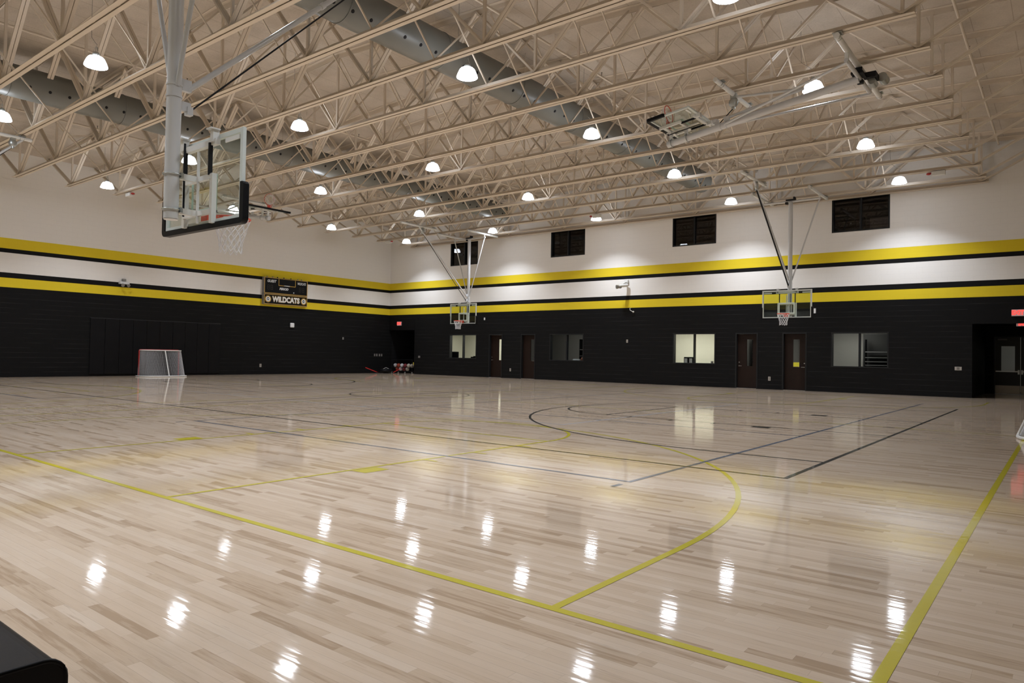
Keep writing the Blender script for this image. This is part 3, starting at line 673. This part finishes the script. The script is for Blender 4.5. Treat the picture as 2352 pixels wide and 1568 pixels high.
# vestibule double door
dv = struct('door_5', MB().box((31.72, 5.55, 0), (31.78, 5.75, 2.46)).box((33.56, 5.55, 0), (33.62, 5.75, 2.46)).box((31.78, 5.55, 2.40), (33.56, 5.75, 2.46)), M_black)
for a, b, hs in ((31.785, 32.66, 1), (32.68, 33.555, -1)):
    la, lb = a+.22, b-.18; M_dd = mat('near_black_door', raw=(.006, .005, .0045), rough=.4)
    lf = MB().box((a, 5.62, .012), (b, 5.665, .98)).box((a, 5.62, 2.02), (b, 5.665, 2.395)).box((a, 5.62, .98), (la, 5.665, 2.02)).box((lb, 5.62, .98), (b, 5.665, 2.02)).build('door_leaf', M_dd, dv)
    MB().box((la, 5.64, .98), (lb, 5.648, 2.02)).build('vision_pane', G_win, lf)
    MB().box((a+.01, 5.612, .02), (b-.01, 5.62, .36)).build('kick_plate', M_kick, lf)
    MB().box((a+.03, 5.54, .93), (b-.03, 5.58, .98)).box((b-.08 if hs > 0 else a+.02, 5.54, .84), (b-.02 if hs > 0 else a+.08, 5.62, 1.02)).build('push_bar', M_chrome, lf)
    MB().box((a+.1, 5.55, 2.27), (a+.42, 5.62, 2.34)).build('door_closer', M_grey, lf)
# rooms behind the glass
def room(name, x0, x1, y1, m, light, zt=2.8, z0=0, fm=None, lw=1.0, y0=.22, dark=None):
    r = MB().box((x0-.1, y0, z0), (x0, y1, zt)).box((x1, y0, z0), (x1+.1, y1, zt)).box((x0-.1, y1, z0), (x1+.1, y1+.1, zt)).box((x0-.1, y0, zt), (x1+.1, y1+.1, zt+.1))
    r.box((x0-.1, y0, z0-.12), (x1+.1, y1+.1, z0-.0) , 1)
    if dark: r.box((dark[0], dark[2], 0), (dark[1], dark[2]+.05, 2.45), 2)
    o = struct(name, r, [m, fm or mat('office_carpet', raw=(.08, .08, .085), rough=.9), mat('rack_backing', raw=(.012, .012, .014), rough=.6)])
    if light:
        M = mat('office_panel_%g' % light, raw=(.8, .8, .8), rough=.5, emit=(1, .965, .86), es=light)
        tag(MB().box(((x0+x1)/2-.6*lw, y0+.8, zt-.03), ((x0+x1)/2+.6*lw, y0+1.4, zt-.005)).build('office_light', M), 'lit ceiling panel in the office %s' % light_lab[name], 'ceiling light')
    return o
light_lab = {'wall_office_1': 'behind the leftmost lower window', 'wall_office_2': 'behind the second lower window', 'wall_office_3': 'behind the third lower window', 'wall_office_4': 'behind the third door', 'wall_office_5': 'behind the rightmost lower window', 'wall_hall': 'in the hall beyond the vestibule doors'}
room('wall_office_1', 3.6, 10.15, 3.2, M_cream, 22.0, lw=2)
room('wall_office_2', 10.3, 15.8, 3.2, M_greyroom, 5, dark=(13.2, 15.2, 2.5))
room('wall_office_3', 16.9, 22.25, 3.2, M_cream, 22.0, lw=2)
room('wall_office_4', 22.4, 24.25, 3.2, M_greyroom, 4, dark=(22.5, 24.1, 2.8))
room('wall_office_5', 24.4, 29.6, 3.2, M_greyroom, 16, dark=(27.3, 28.9, 2.5))
room('wall_hall', 31.0, 35.5, 9.0, M_greyroom, 6, y0=5.82)
for i, (a, b) in enumerate(up_w):
    room('wall_loft_%d' % (i+1), a-1.6, b+.3, 3.2, M_flat, 0, 9.2, 6.0, M_flat)
# objects in the offices
t = tag(MB().box((4.85, .5, 1.02), (5.55, .56, 1.42)).box((5.1, .48, .75), (5.3, .6, 1.05)).build('computer_monitor', M_ink), 'black monitor seen through the leftmost lower window', 'monitor')
def shelf(name, x0, x1, y, label, zs, stuff):
    t = thing(name, ((x0+x1)/2, y, 0), label, 'shelf')
    f = MB()
    for x in (x0, x1-.03): f.box((x, y, 0), (x+.03, y+.35, 2.2))
    f.build('upright', M_dark, t)
    for z in zs: MB().box((x0+.03, y, z), (x1-.03, y+.35, z+.03)).build('shelf_board', mat('shelf_grey', raw=(.2, .2, .21), rough=.5), t)
    return t
shelf('storage_shelf', 13.35, 14.75, 1.7, 'white storage shelf behind the second lower window', (1.0, 1.28, 1.62), 0)
shelf('storage_shelf', 22.6, 23.9, 2.2, 'storage shelf seen through the narrow glass of the third door', (1.05, 1.2, 1.35, 1.6), 0)
shelf('storage_shelf', 27.45, 28.75, 2.0, 'dark equipment shelf behind the rightmost lower window', (1.1, 1.25, 1.42, 1.66), 0)
for i, x in enumerate((19.98, 20.22)):
    b = thing('desk_binder', (x+.1, .55, 1.02), 'black binder with white label on the third window sill, %s one' % ('left' if i == 0 else 'right'), 'binder', 'black binders in the third lower window')
    MB().box((x, .5, .9), (x+.21, .75, 1.33)).build('cover', M_ink, b); MB().box((x+.03, .494, 1.06), (x+.17, .5, 1.27)).build('spine_label', M_lett, b)
tag(MB().box((19.6, .22, .86), (22.0, .9, .9)).build('office_desk', M_grey), 'grey desk top behind the third lower window', 'desk')
tag(MB().box((21.32, .45, .9), (21.42, .52, 1.16)).build('desk_phone', M_grey), 'small grey phone in the right pane of the third lower window', 'phone')
tag(MB().box((12.9, .22, .86), (15.2, .9, .9)).build('office_desk', M_grey), 'grey desk top behind the second lower window', 'desk')
blu = mat('blue_plastic', raw=(.03, .07, .35), rough=.5)
tag(MB().box((13.8, .4, .9), (14.2, .62, 1.13)).build('storage_bin', M_lett), 'white bin on the desk in the second lower window', 'bin')
tag(MB().box((13.58, .4, .9), (13.78, .6, 1.06)).build('storage_bin', blu), 'blue bin beside the white bin in the second lower window', 'bin')
tag(MB().ball((14.36, .5, 1.12), .12).box((14.28, .42, .9), (14.44, .58, 1.02)).build('basket_ball', mat('brown_ball', raw=(.25, .07, .03), rough=.6)), 'brown ball in the corner of the second lower window', 'ball')
tag(MB().box((6.6, .45, 1.02), (6.75, .55, 1.14)).box((6.8, .45, 1.02), (7.0, .55, 1.18)).box((6.3, .22, .86), (7.4, .9, 1.02)).build('desk_clutter', M_ink), 'black desk items on the sill of the leftmost lower window', 'desk item')
# upper-floor room behind the fourth upper window
tag(MB().box((27.75, .9, 8.25), (29.0, 1.75, 8.27)).build('loft_light', mat('loft_panel', raw=(.8, .8, .8), rough=.5, emit=(.95, .97, 1), es=1.6)), 'lit ceiling panel behind the rightmost upper window', 'ceiling light')
tag(MB().box((27.5, 2.6, 6.3), (28.9, 2.7, 7.45)).build('loft_partition', noisy(mat('brown_board', raw=(.30, .21, .17), rough=.6), 3, .4, 0, (.5, 1, 14))), 'brown boarded wall behind the rightmost upper window', 'partition')
tag(MB().box((14.0, 2.0, 6.4), (14.9, 2.1, 7.4)).build('loft_partition', MATS['brown_board']), 'brown boarded patch behind the second upper window', 'partition')
for i, x in enumerate((26.95, 27.3)):
    m_ = thing('loft_speaker', (x+.14, 1.2, 6.4), 'dark cabinet with a small white tag behind the rightmost upper window, %s one' % ('left' if i == 0 else 'right'), 'cabinet', 'dark cabinets behind the rightmost upper window')
    MB().box((x, 1.1, 6.3), (x+.28, 1.4, 7.25)).build('cabinet', M_ink, m_); MB().box((x+.1, 1.095, 7.0), (x+.16, 1.1, 7.06)).box((x+.1, 1.095, 6.62), (x+.22, 1.1, 6.66)).build('tag_plate', M_lett, m_)

# ---------------------------------------------------------------- scoreboard on the left wall
sb = thing('scoreboard', (.0, -7.8, 3.8), 'black and gold WILDCATS scoreboard on the left wall', 'scoreboard')
Y0, Y1 = -9.18, -6.42; xf_ = .20
MB().box((.0, Y0, 4.39), (xf_, Y1, 5.27)).build('upper_cabinet', [mat('grey_cabinet', raw=(.22, .21, .21), rough=.5)], sb)
MB().box((.0, Y0, 3.80), (xf_, Y1, 4.37)).build('lower_cabinet', MATS['grey_cabinet'], sb)
MB().box((xf_, Y0+.015, 4.40), (xf_+.006, Y1-.015, 5.26)).box((xf_, Y0+.015, 3.81), (xf_+.006, Y1-.015, 4.36)).build('face', M_ink, sb)
g = MB(); X0, X1 = xf_+.006, xf_+.012
def frame_yz(mb, a, b, c, d, w_): mb.box((X0, a, c), (X1, b, c+w_)).box((X0, a, d-w_), (X1, b, d)).box((X0, a, c+w_), (X1, a+w_, d-w_)).box((X0, b-w_, c+w_), (X1, b, d-w_))
frame_yz(g, Y0+.015, Y1-.015, 4.40, 5.26, .03); frame_yz(g, Y0+.015, Y1-.015, 3.81, 4.36, .03)
frame_yz(g, -8.30, -7.22, 4.85, 5.25, .03)
g.build('gold_border', M_gold, sb)
text_mesh('GUEST', .19, face_x((X1, -8.74, 5.06)), 'guest_lettering', M_lett, sb, .002, .95, .006, .25)
text_mesh('WILDCATS', .19, face_x((X1, -6.83, 5.06)), 'home_lettering', M_lett, sb, .002, .58, .004, .2)
text_mesh('PERIOD', .17, face_x((X1, -7.97, 4.68)), 'period_lettering', M_lett, sb, .002, .95, .006, .25)
text_mesh('WILDCATS', .40, face_x((X1+.004, -7.80, 4.085)), 'team_lettering', M_lett, sb, .003, .86, .016)
text_mesh('WILDCATS', .40, face_x((X1, -7.80, 4.085)), 'team_lettering_outline', M_gold, sb, .002, .86, .030)
text_mesh('S', .10, face_x((X1, -7.33, 4.52)), 'small_lettering', M_lett, sb, .002, 1, .006)
MB().box((X1, -7.95, 4.855), (X1+.003, -7.6, 4.885)).build('brand_plate', M_lett, sb)
dgt = MB(); dm = mat('unlit_segment', raw=(.02, .017, .014), rough=.5)
for yc in (-8.92, -8.72, -6.92, -6.72):
    for a in ((-.05, 4.60, .05, 4.615), (-.05, 4.72, .05, 4.735), (-.05, 4.84, .05, 4.855), (-.06, 4.61, -.045, 4.845), (.045, 4.61, .06, 4.845)): dgt.box((xf_+.006, yc+a[0], a[1]), (xf_+.009, yc+a[2], a[3]))
dgt.build('digit_segments', dm, sb)
for yc in (-8.93, -6.67):
    e = MB(); e.prism([(X1, yc+.185*math.cos(2*PI*i/28), 4.085+.185*math.sin(2*PI*i/28)) for i in range(28)], (.004, 0, 0)); em = e.build('team_emblem', M_gold, sb)
    MB().prism([(X1+.004, yc+.135*math.cos(2*PI*i/28), 4.085+.135*math.sin(2*PI*i/28)) for i in range(28)], (.003, 0, 0)).build('emblem_disc', M_lett, em)
    k = MB()
    for pts in ([(-.08, .05), (-.02, .09), (.05, .07), (.02, .03), (-.03, .03)], [(-.10, .0), (-.04, .02), (-.05, -.03), (-.09, -.04)], [(-.02, -.01), (.05, .0), (.03, -.05), (-.02, -.09), (-.04, -.04)], [(.06, .04), (.10, .0), (.07, -.02)]):
        k.prism([(X1+.007, yc+a, 4.085+b) for a, b in pts], (.002, 0, 0))
    k.build('emblem_cat_marks', M_ink, em)
for i, y in enumerate((-8.95, -8.6, -8.3, -7.9, -7.45, -7.0, -6.75)):
    MB().box((.06, y-.02, 5.27), (.12, y+.02, 5.33)).build('mounting_clip', M_dark if i in (2, 3, 4) else M_grey, sb)

# ---------------------------------------------------------------- wall pads behind the hockey goal
pw = (17.66-11.52)/10
pads = None
for k in range(10):
    y0 = -17.66+pw*k
    if pads is None:
        p = thing('wall_pad', (0, y0+pw/2, 0), 'pad', 'wall pad', 'black vinyl wall pads on the left wall')
        MB().box((.002, y0+.004, .10), (.052, y0+pw-.004, 2.60)).build('pad_cushion', M_pad, p, bevel=.012)
        MB().box((.0, y0, 2.60), (.045, y0+pw, 2.615)).build('top_trim', mat('pad_edge_trim', raw=(.03, .032, .036), rough=.3), p)
        pads = p
    else: p = copy_tree(pads, (0, y0+pw/2, 0))
    p['label'] = 'black vinyl wall pad on the left wall, %s from the picture left' % ORD[k]

# ---------------------------------------------------------------- hockey goals
def goal(cx, cy, s, label):
    """front opening at x=cx; the net bellies toward +s*x"""
    t = thing('hockey_goal', (cx, cy, 0), label, 'hockey goal')
    h, hw = 1.22, .915
    fr = MB(); n = 6
    pts = [(cx, cy-hw, 0.03)]+[(cx, cy-hw+.06-.06*math.cos(math.radians(a)), h-.06+.06*math.sin(math.radians(a))) for a in (0, 30, 60, 90)]+[(cx, cy+hw-.06+.06*math.sin(math.radians(a)), h-.06+.06*math.cos(math.radians(a))) for a in (0, 30, 60, 90)]+[(cx, cy+hw, .03)]
    fr.path(pts, .03, 10); fr.build('front_frame', M_red, t)
    D = 1.0; bs = MB()
    def bcurve(d, w_, z, k=18):
        out = [(cx, cy-w_, z)]
        for i in range(k+1):
            a = PI*i/k; c_, s__ = math.cos(a), math.sin(a)
            out.append((cx+s*d*(abs(s__)**.55), cy-w_*math.copysign(abs(c_)**.55, c_), z))
        out.append((cx, cy+w_, z)); return out
    bs.path(bcurve(D, hw+.12, .03), .028, 8); bs.build('base_frame', M_white, t)
    tp = MB(); tp.path(bcurve(.55, hw-.02, h-.02), .022, 8); tp.build('top_shelf_frame', M_white, t)
    MB().tube((cx+s*.55, cy, h-.02), (cx+s*D, cy, .03), .026, n=10).build('centre_support', M_white, t)
    nt = MB(); lo = bcurve(D-.03, hw+.05, .05, 72)[1:-1]; hi = bcurve(.53, hw-.02, h-.03, 72)[1:-1]
    lo, hi = [Vector(p) for p in lo], [Vector(p) for p in hi]
    K = 36
    for j in range(0, len(lo)): nt.tube(lo[j], hi[j], .0035, n=3, caps=False)
    for k in range(1, K):
        f = k/K; nt.path([a.lerp(b_, f)+Vector((-s*.03*math.sin(PI*f), 0, 0)) for a, b_ in zip(lo, hi)], .0032, 3)
    for k in range(1, 12):
        f = k/12; y = cy-hw+2*hw*f; nt.tube((cx, y, h), (cx+s*.5, cy+(y-cy)*.95, h-.03), .003, n=3, caps=False)
    nt.build('net', mat('goal_net_cord', raw=(.55, .55, .57), rough=.8), t)
    sk = MB().box((cx+s*.1, cy-hw-.05, .05), (cx+s*.13, cy-hw-.03, .35)) 
    return t
goal(.95, -15.02, 1, 'white-netted hockey goal in front of the black pads on the far left wall')
goal(34.55, -15.38, -1, 'hockey goal cut off by the right edge of the picture, white net')

# ---------------------------------------------------------------- corner: ball rack, bag, sticks
rk = thing('ball_rack', (1.0, .4, 0), 'black wheeled rack full of balls in the corner alcove', 'ball rack')
ax, ay = Vector((.10, .18, 0)), Vector((1.96, .18, 0)); dv_ = (ay-ax); L_ = dv_.length; dn = dv_.normalized(); pn = Vector((-dn.y, dn.x, 0))
f = MB()
P_ = lambda a, b, z: ax+dn*a+pn*b+Vector((0, 0, z))
for a in (0, L_):
    for b in (0, .38): f.tube(P_(a, b, .1), P_(a, b, .86), .014, n=6)
for z in (.14, .36, .86):
    for b in (0, .38): f.tube(P_(0, b, z), P_(L_, b, z), .012, n=6)
    for a in (0, L_): f.tube(P_(a, 0, z), P_(a, .38, z), .012, n=6)
f.build('rack_frame', M_dark, rk)
for a in (0, L_*.33, L_*.66, L_):
    MB().tube(P_(a, .0, .05)-pn*.015, P_(a, .0, .05)+pn*.015, .05, n=12).build('caster', M_grey, rk)
ballc = [((.5, .5, .52), 'white and navy'), ((.30, .045, .02), 'orange-brown'), ((.6, .6, .62), 'white'), ((.16, .015, .02), 'dark red'), ((.42, .39, .33), 'cream'), ((.38, .33, .27), 'tan'),
         ((.28, .04, .02), 'orange-brown'), ((.55, .55, .55), 'white'), ((.15, .02, .03), 'dark red'), ((.35, .32, .28), 'cream')]
posn = ['first', 'second', 'third', 'fourth', 'fifth', 'sixth']
for i, (c_, nm) in enumerate(ballc):
    lowr = i >= 6; k = i-6 if lowr else i
    a = L_*(.09+.165*k)+(.15 if lowr else 0)
    b = MB(); ctr = P_(a, .15 if not lowr else .2, .495 if not lowr else .27); b.ball(ctr, .125, 16)
    o = b.build('ball', mat('ball_%s' % nm, raw=c_, rough=.6), base=ctr)
    tag(o, '%s ball on the %s tier of the rack, %s from the left' % (nm, 'lower' if lowr else 'upper', posn[k]), 'ball', 'balls on the rack')
tag(MB().box((2.12, .10, .56), (2.31, .13, .72)).build('floor_sign', mat('dull_yellow_plastic', raw=(.42, .33, .03), rough=.5)), 'small yellow tag at the right end of the ball rack', 'sign')
bag = thing('equipment_bag', (.55, -.75, 0), 'black equipment bag on the floor between the two red sticks', 'bag')
MB().ball((.5, -.65, .16), .55, 16, sq=(.6, .8, .29)).build('bag_body', M_pad, bag)
MB().path([(.62, -1.0, .28), (.7, -.85, .36), (.75, -.7, .3)], .012, 6).build('bag_handle', M_lett, bag)
for (p0, p1, lb) in (((.35, -2.2, .36), (.62, -1.42, .05), 'red hockey stick lying up against the left wall, left of the bag'), ((.75, -.28, .05), (1.1, .02, .30), 'red hockey stick leaning by the ball rack, right of the bag')):
    s_ = thing('hockey_stick', p0, lb, 'hockey stick'); p0, p1 = Vector(p0), Vector(p1)
    MB().bar(p0, p1, .03, .04).build('shaft', mat('red_plastic', raw=(.55, .02, .02), rough=.4), s_)
    q_ = p0 if p0.z < p1.z else p1
    MB().bar(q_, q_+Vector((.12, -.22, 0)), .012, .06).build('blade', M_dark, s_)

# ---------------------------------------------------------------- wall fittings
def plate_b(x, z, w_, h_, label, cat='wall plate', m=None, d=.012, y=0, name='outlet_plate', detail='socket'):
    t = thing(name, (x, y, z-h_/2), label, cat)
    MB().box((x-w_/2, y-d, z-h_/2), (x+w_/2, y, z+h_/2)).build('cover_plate', m or M_grey, t)
    if detail: MB().box((x-w_*.2, y-d-.003, z-h_*.3), (x+w_*.2, y-d, z-h_*.05)).box((x-w_*.2, y-d-.003, z+h_*.05), (x+w_*.2, y-d, z+h_*.3)).build(detail, mat('socket_grey', raw=(.12, .11, .10), rough=.5), t)
    return t
def plate_l(y, z, w_, h_, label, cat='wall plate', m=None, d=.012, name='outlet_plate', detail='socket'):
    t = thing(name, (0, y, z-h_/2), label, cat)
    MB().box((0, y-w_/2, z-h_/2), (d, y+w_/2, z+h_/2)).build('cover_plate', m or M_grey, t)
    if detail: MB().box((d, y-w_*.2, z-h_*.3), (d+.003, y+w_*.2, z-h_*.05)).box((d, y-w_*.2, z+h_*.05), (d+.003, y+w_*.2, z+h_*.3)).build(detail, mat('socket_grey', raw=(.12, .11, .10), rough=.5), t)
    return t
M_lp = mat('light_plate', raw=(.40, .37, .33), rough=.5)
plate_b(9.94, .46, .09, .16, 'small grey outlet low on the back wall between the first two doors', m=M_lp)
plate_b(24.14, .46, .10, .17, 'small grey outlet low on the back wall between the third and fourth doors', m=M_lp)
plate_b(17.22, 2.06, .09, .15, 'grey plate at door height on the wall between the middle lower windows', m=M_lp)
plate_b(31.04, 1.07, .22, .13, 'wide steel plate near the right end of the black wall', m=M_lp)
plate_b(2.76, 1.07, .16, .12, 'dark grey plate on the back wall right of the corner alcove')
plate_b(8.0, 3.32, .09, .14, 'small white box high on the wall, right of the left hoop', 'sensor', M_lett, detail=None)
plate_b(25.95, 3.33, .13, .20, 'small white box just right of the right backboard', 'sensor', M_lett, detail=None)
for i, y in enumerate((-1.25, -1.07, -.86, -.68)): plate_l(y+.06, 1.13, .10, .15, 'dark grey switch plate on the left wall near the corner, %s of four' % posn[i], 'switch', name='switch_plate', detail='switch_lever')
plate_l(-9.16, .48, .11, .17, 'small grey outlet low on the left wall below the scoreboard', m=M_lp)
plate_l(-3.68, 2.1, .10, .14, 'small dark plate on the left wall toward the corner')
hn = thing('wall_horn', (0, -7.27, 2.62), 'round-cornered white box on the black left wall right of centre', 'horn')
MB().box((0, -7.40, 2.60), (.09, -7.14, 2.86)).build('housing', M_lett, hn, bevel=.04)
ef = thing('wall_floodlight', (0, -16.3, 4.2), 'white emergency floodlight on the left wall stripe', 'floodlight')
MB().box((0, -16.38, 4.36), (.14, -16.24, 4.46)).build('mount', M_grey, ef)
MB().box((.02, -16.52, 4.22), (.22, -16.12, 4.33)).build('housing', M_lett, ef)
MB().tube((.24, -16.42, 4.18), (.30, -16.44, 4.14), .06, .075, 12).tube((.24, -16.2, 4.18), (.30, -16.18, 4.14), .06, .075, 12).build('lamp_head', M_grey, ef)
cm = thing('wall_camera', (17.1, 0, 4.7), 'white swivel floodlight camera on the white stripe of the back wall', 'camera')
MB().box((17.06, -.10, 4.92), (17.26, 0, 5.06)).bar((17.16, -.08, 4.95), (17.12, -.28, 4.86), .06, .06).build('bracket', M_white, cm)
MB().tube((17.25, -.12, 4.80), (17.02, -.5, 4.73), .085, .075, 14).build('housing', M_white, cm)
MB().tube((16.97, -.52, 4.70), (16.92, -.60, 4.685), .09, .10, 14).tube((17.13, -.52, 4.68), (17.1, -.60, 4.66), .06, .065, 12).build('lamp_head', M_chrome, cm)
hk = thing('wall_hook', (17.47, 0, 3.5), 'small white cable hook just below the yellow stripe, under the camera', 'hook')
MB().path([(17.40, -.01, 3.68), (17.40, -.1, 3.66), (17.42, -.14, 3.58), (17.5, -.1, 3.52), (17.54, -.04, 3.5)], .016, 7).build('hook_arm', M_white, hk); MB().ball((17.56, -.05, 3.49), .045, 10).build('end_ball', M_white, hk)
# exit signs
def exit_sign(x, y, z, w_, h_, label):
    t = thing('exit_sign', (x, y, z-h_/2), label, 'exit sign')
    MB().box((x-w_/2, y-.05, z-h_/2), (x+w_/2, y, z+h_/2)).build('sign_body', M_exitface, t)
    text_mesh('EXIT', h_*.92, face_my((x, y-.052, z)), 'exit_lettering', M_exitred, t, .002, .82, .012)
exit_sign(.95, -.012, 3.14, .36, .24, 'lit red exit sign over the corner alcove at the back')
exit_sign(32.83, -.012, 3.09, .36, .23, 'lit red exit sign above the vestibule at right')
exit_sign(32.93, .75, 2.72, .36, .15, 'lower lit red exit sign inside the vestibule, mostly hidden')
# alarm beacons hung at the trusses
for x, y, lb, sg in ((3.2, -17.5, 'white emergency light box with red lens at the left truss ends', 1), (3.1, -3.0, 'white emergency light box with red lens near the far left corner', 1), (30.75, -3.0, 'white emergency light box beside a red lens at the right truss ends', -1), (17.2, -3.0, 'white box with red lens under the trusses between the middle windows', -1)):
    t = thing('alarm_beacon', (x, y, 7.62), lb, 'alarm')
    MB().box((x-.2, y-.09, 7.66), (x+.2, y+.09, 7.79)).box((x-.03, y-.03, 7.79), (x+.03, y+.03, 7.83)).build('housing', M_white, t)
    MB().ball((x+sg*.29, y, 7.74), .08, 12, sq=(1, 1, .55)).bar((x+sg*.19, y, 7.76), (x+sg*.29, y, 7.76), .03, .03).build('red_lens', M_red, t)

# ---------------------------------------------------------------- black padded bench at the lower left
def bench():
    t = thing('padded_bench', (31.0, -30.4, 0), 'black padded bench cut off by the lower left corner', 'bench')
    r = .05; x0, x1, ya, yb, zt = 29.6, 32.27, -30.75, -30.04, .50
    prof = [(ya, .04)]+[(ya+r-r*math.cos(math.radians(a)), zt-r+r*math.sin(math.radians(a))) for a in range(0, 91, 15)]+[(yb-r+r*math.sin(math.radians(a)), zt-r+r*math.cos(math.radians(a))) for a in range(0, 91, 15)]+[(yb, .04)]
    MB().prism([(x0, y, z) for y, z in prof], (x1-x0, 0, 0)).build('cushion', noisy(mat('bench_vinyl', raw=(.009, .009, .011), rough=.42, spec=.18), 9, .15, .1), t)
    w_ = MB(); w_.path([(x1-.004, y, z) for y, z in prof], .007, 6); w_.build('piping', MATS['bench_vinyl'], t)
    b = MB()
    for x in (x0+.1, x1-.1):
        for y in (ya+.08, yb-.08): b.box((x-.03, y-.03, 0), (x+.03, y+.03, .04))
    b.build('foot', M_dark, t)
bench()
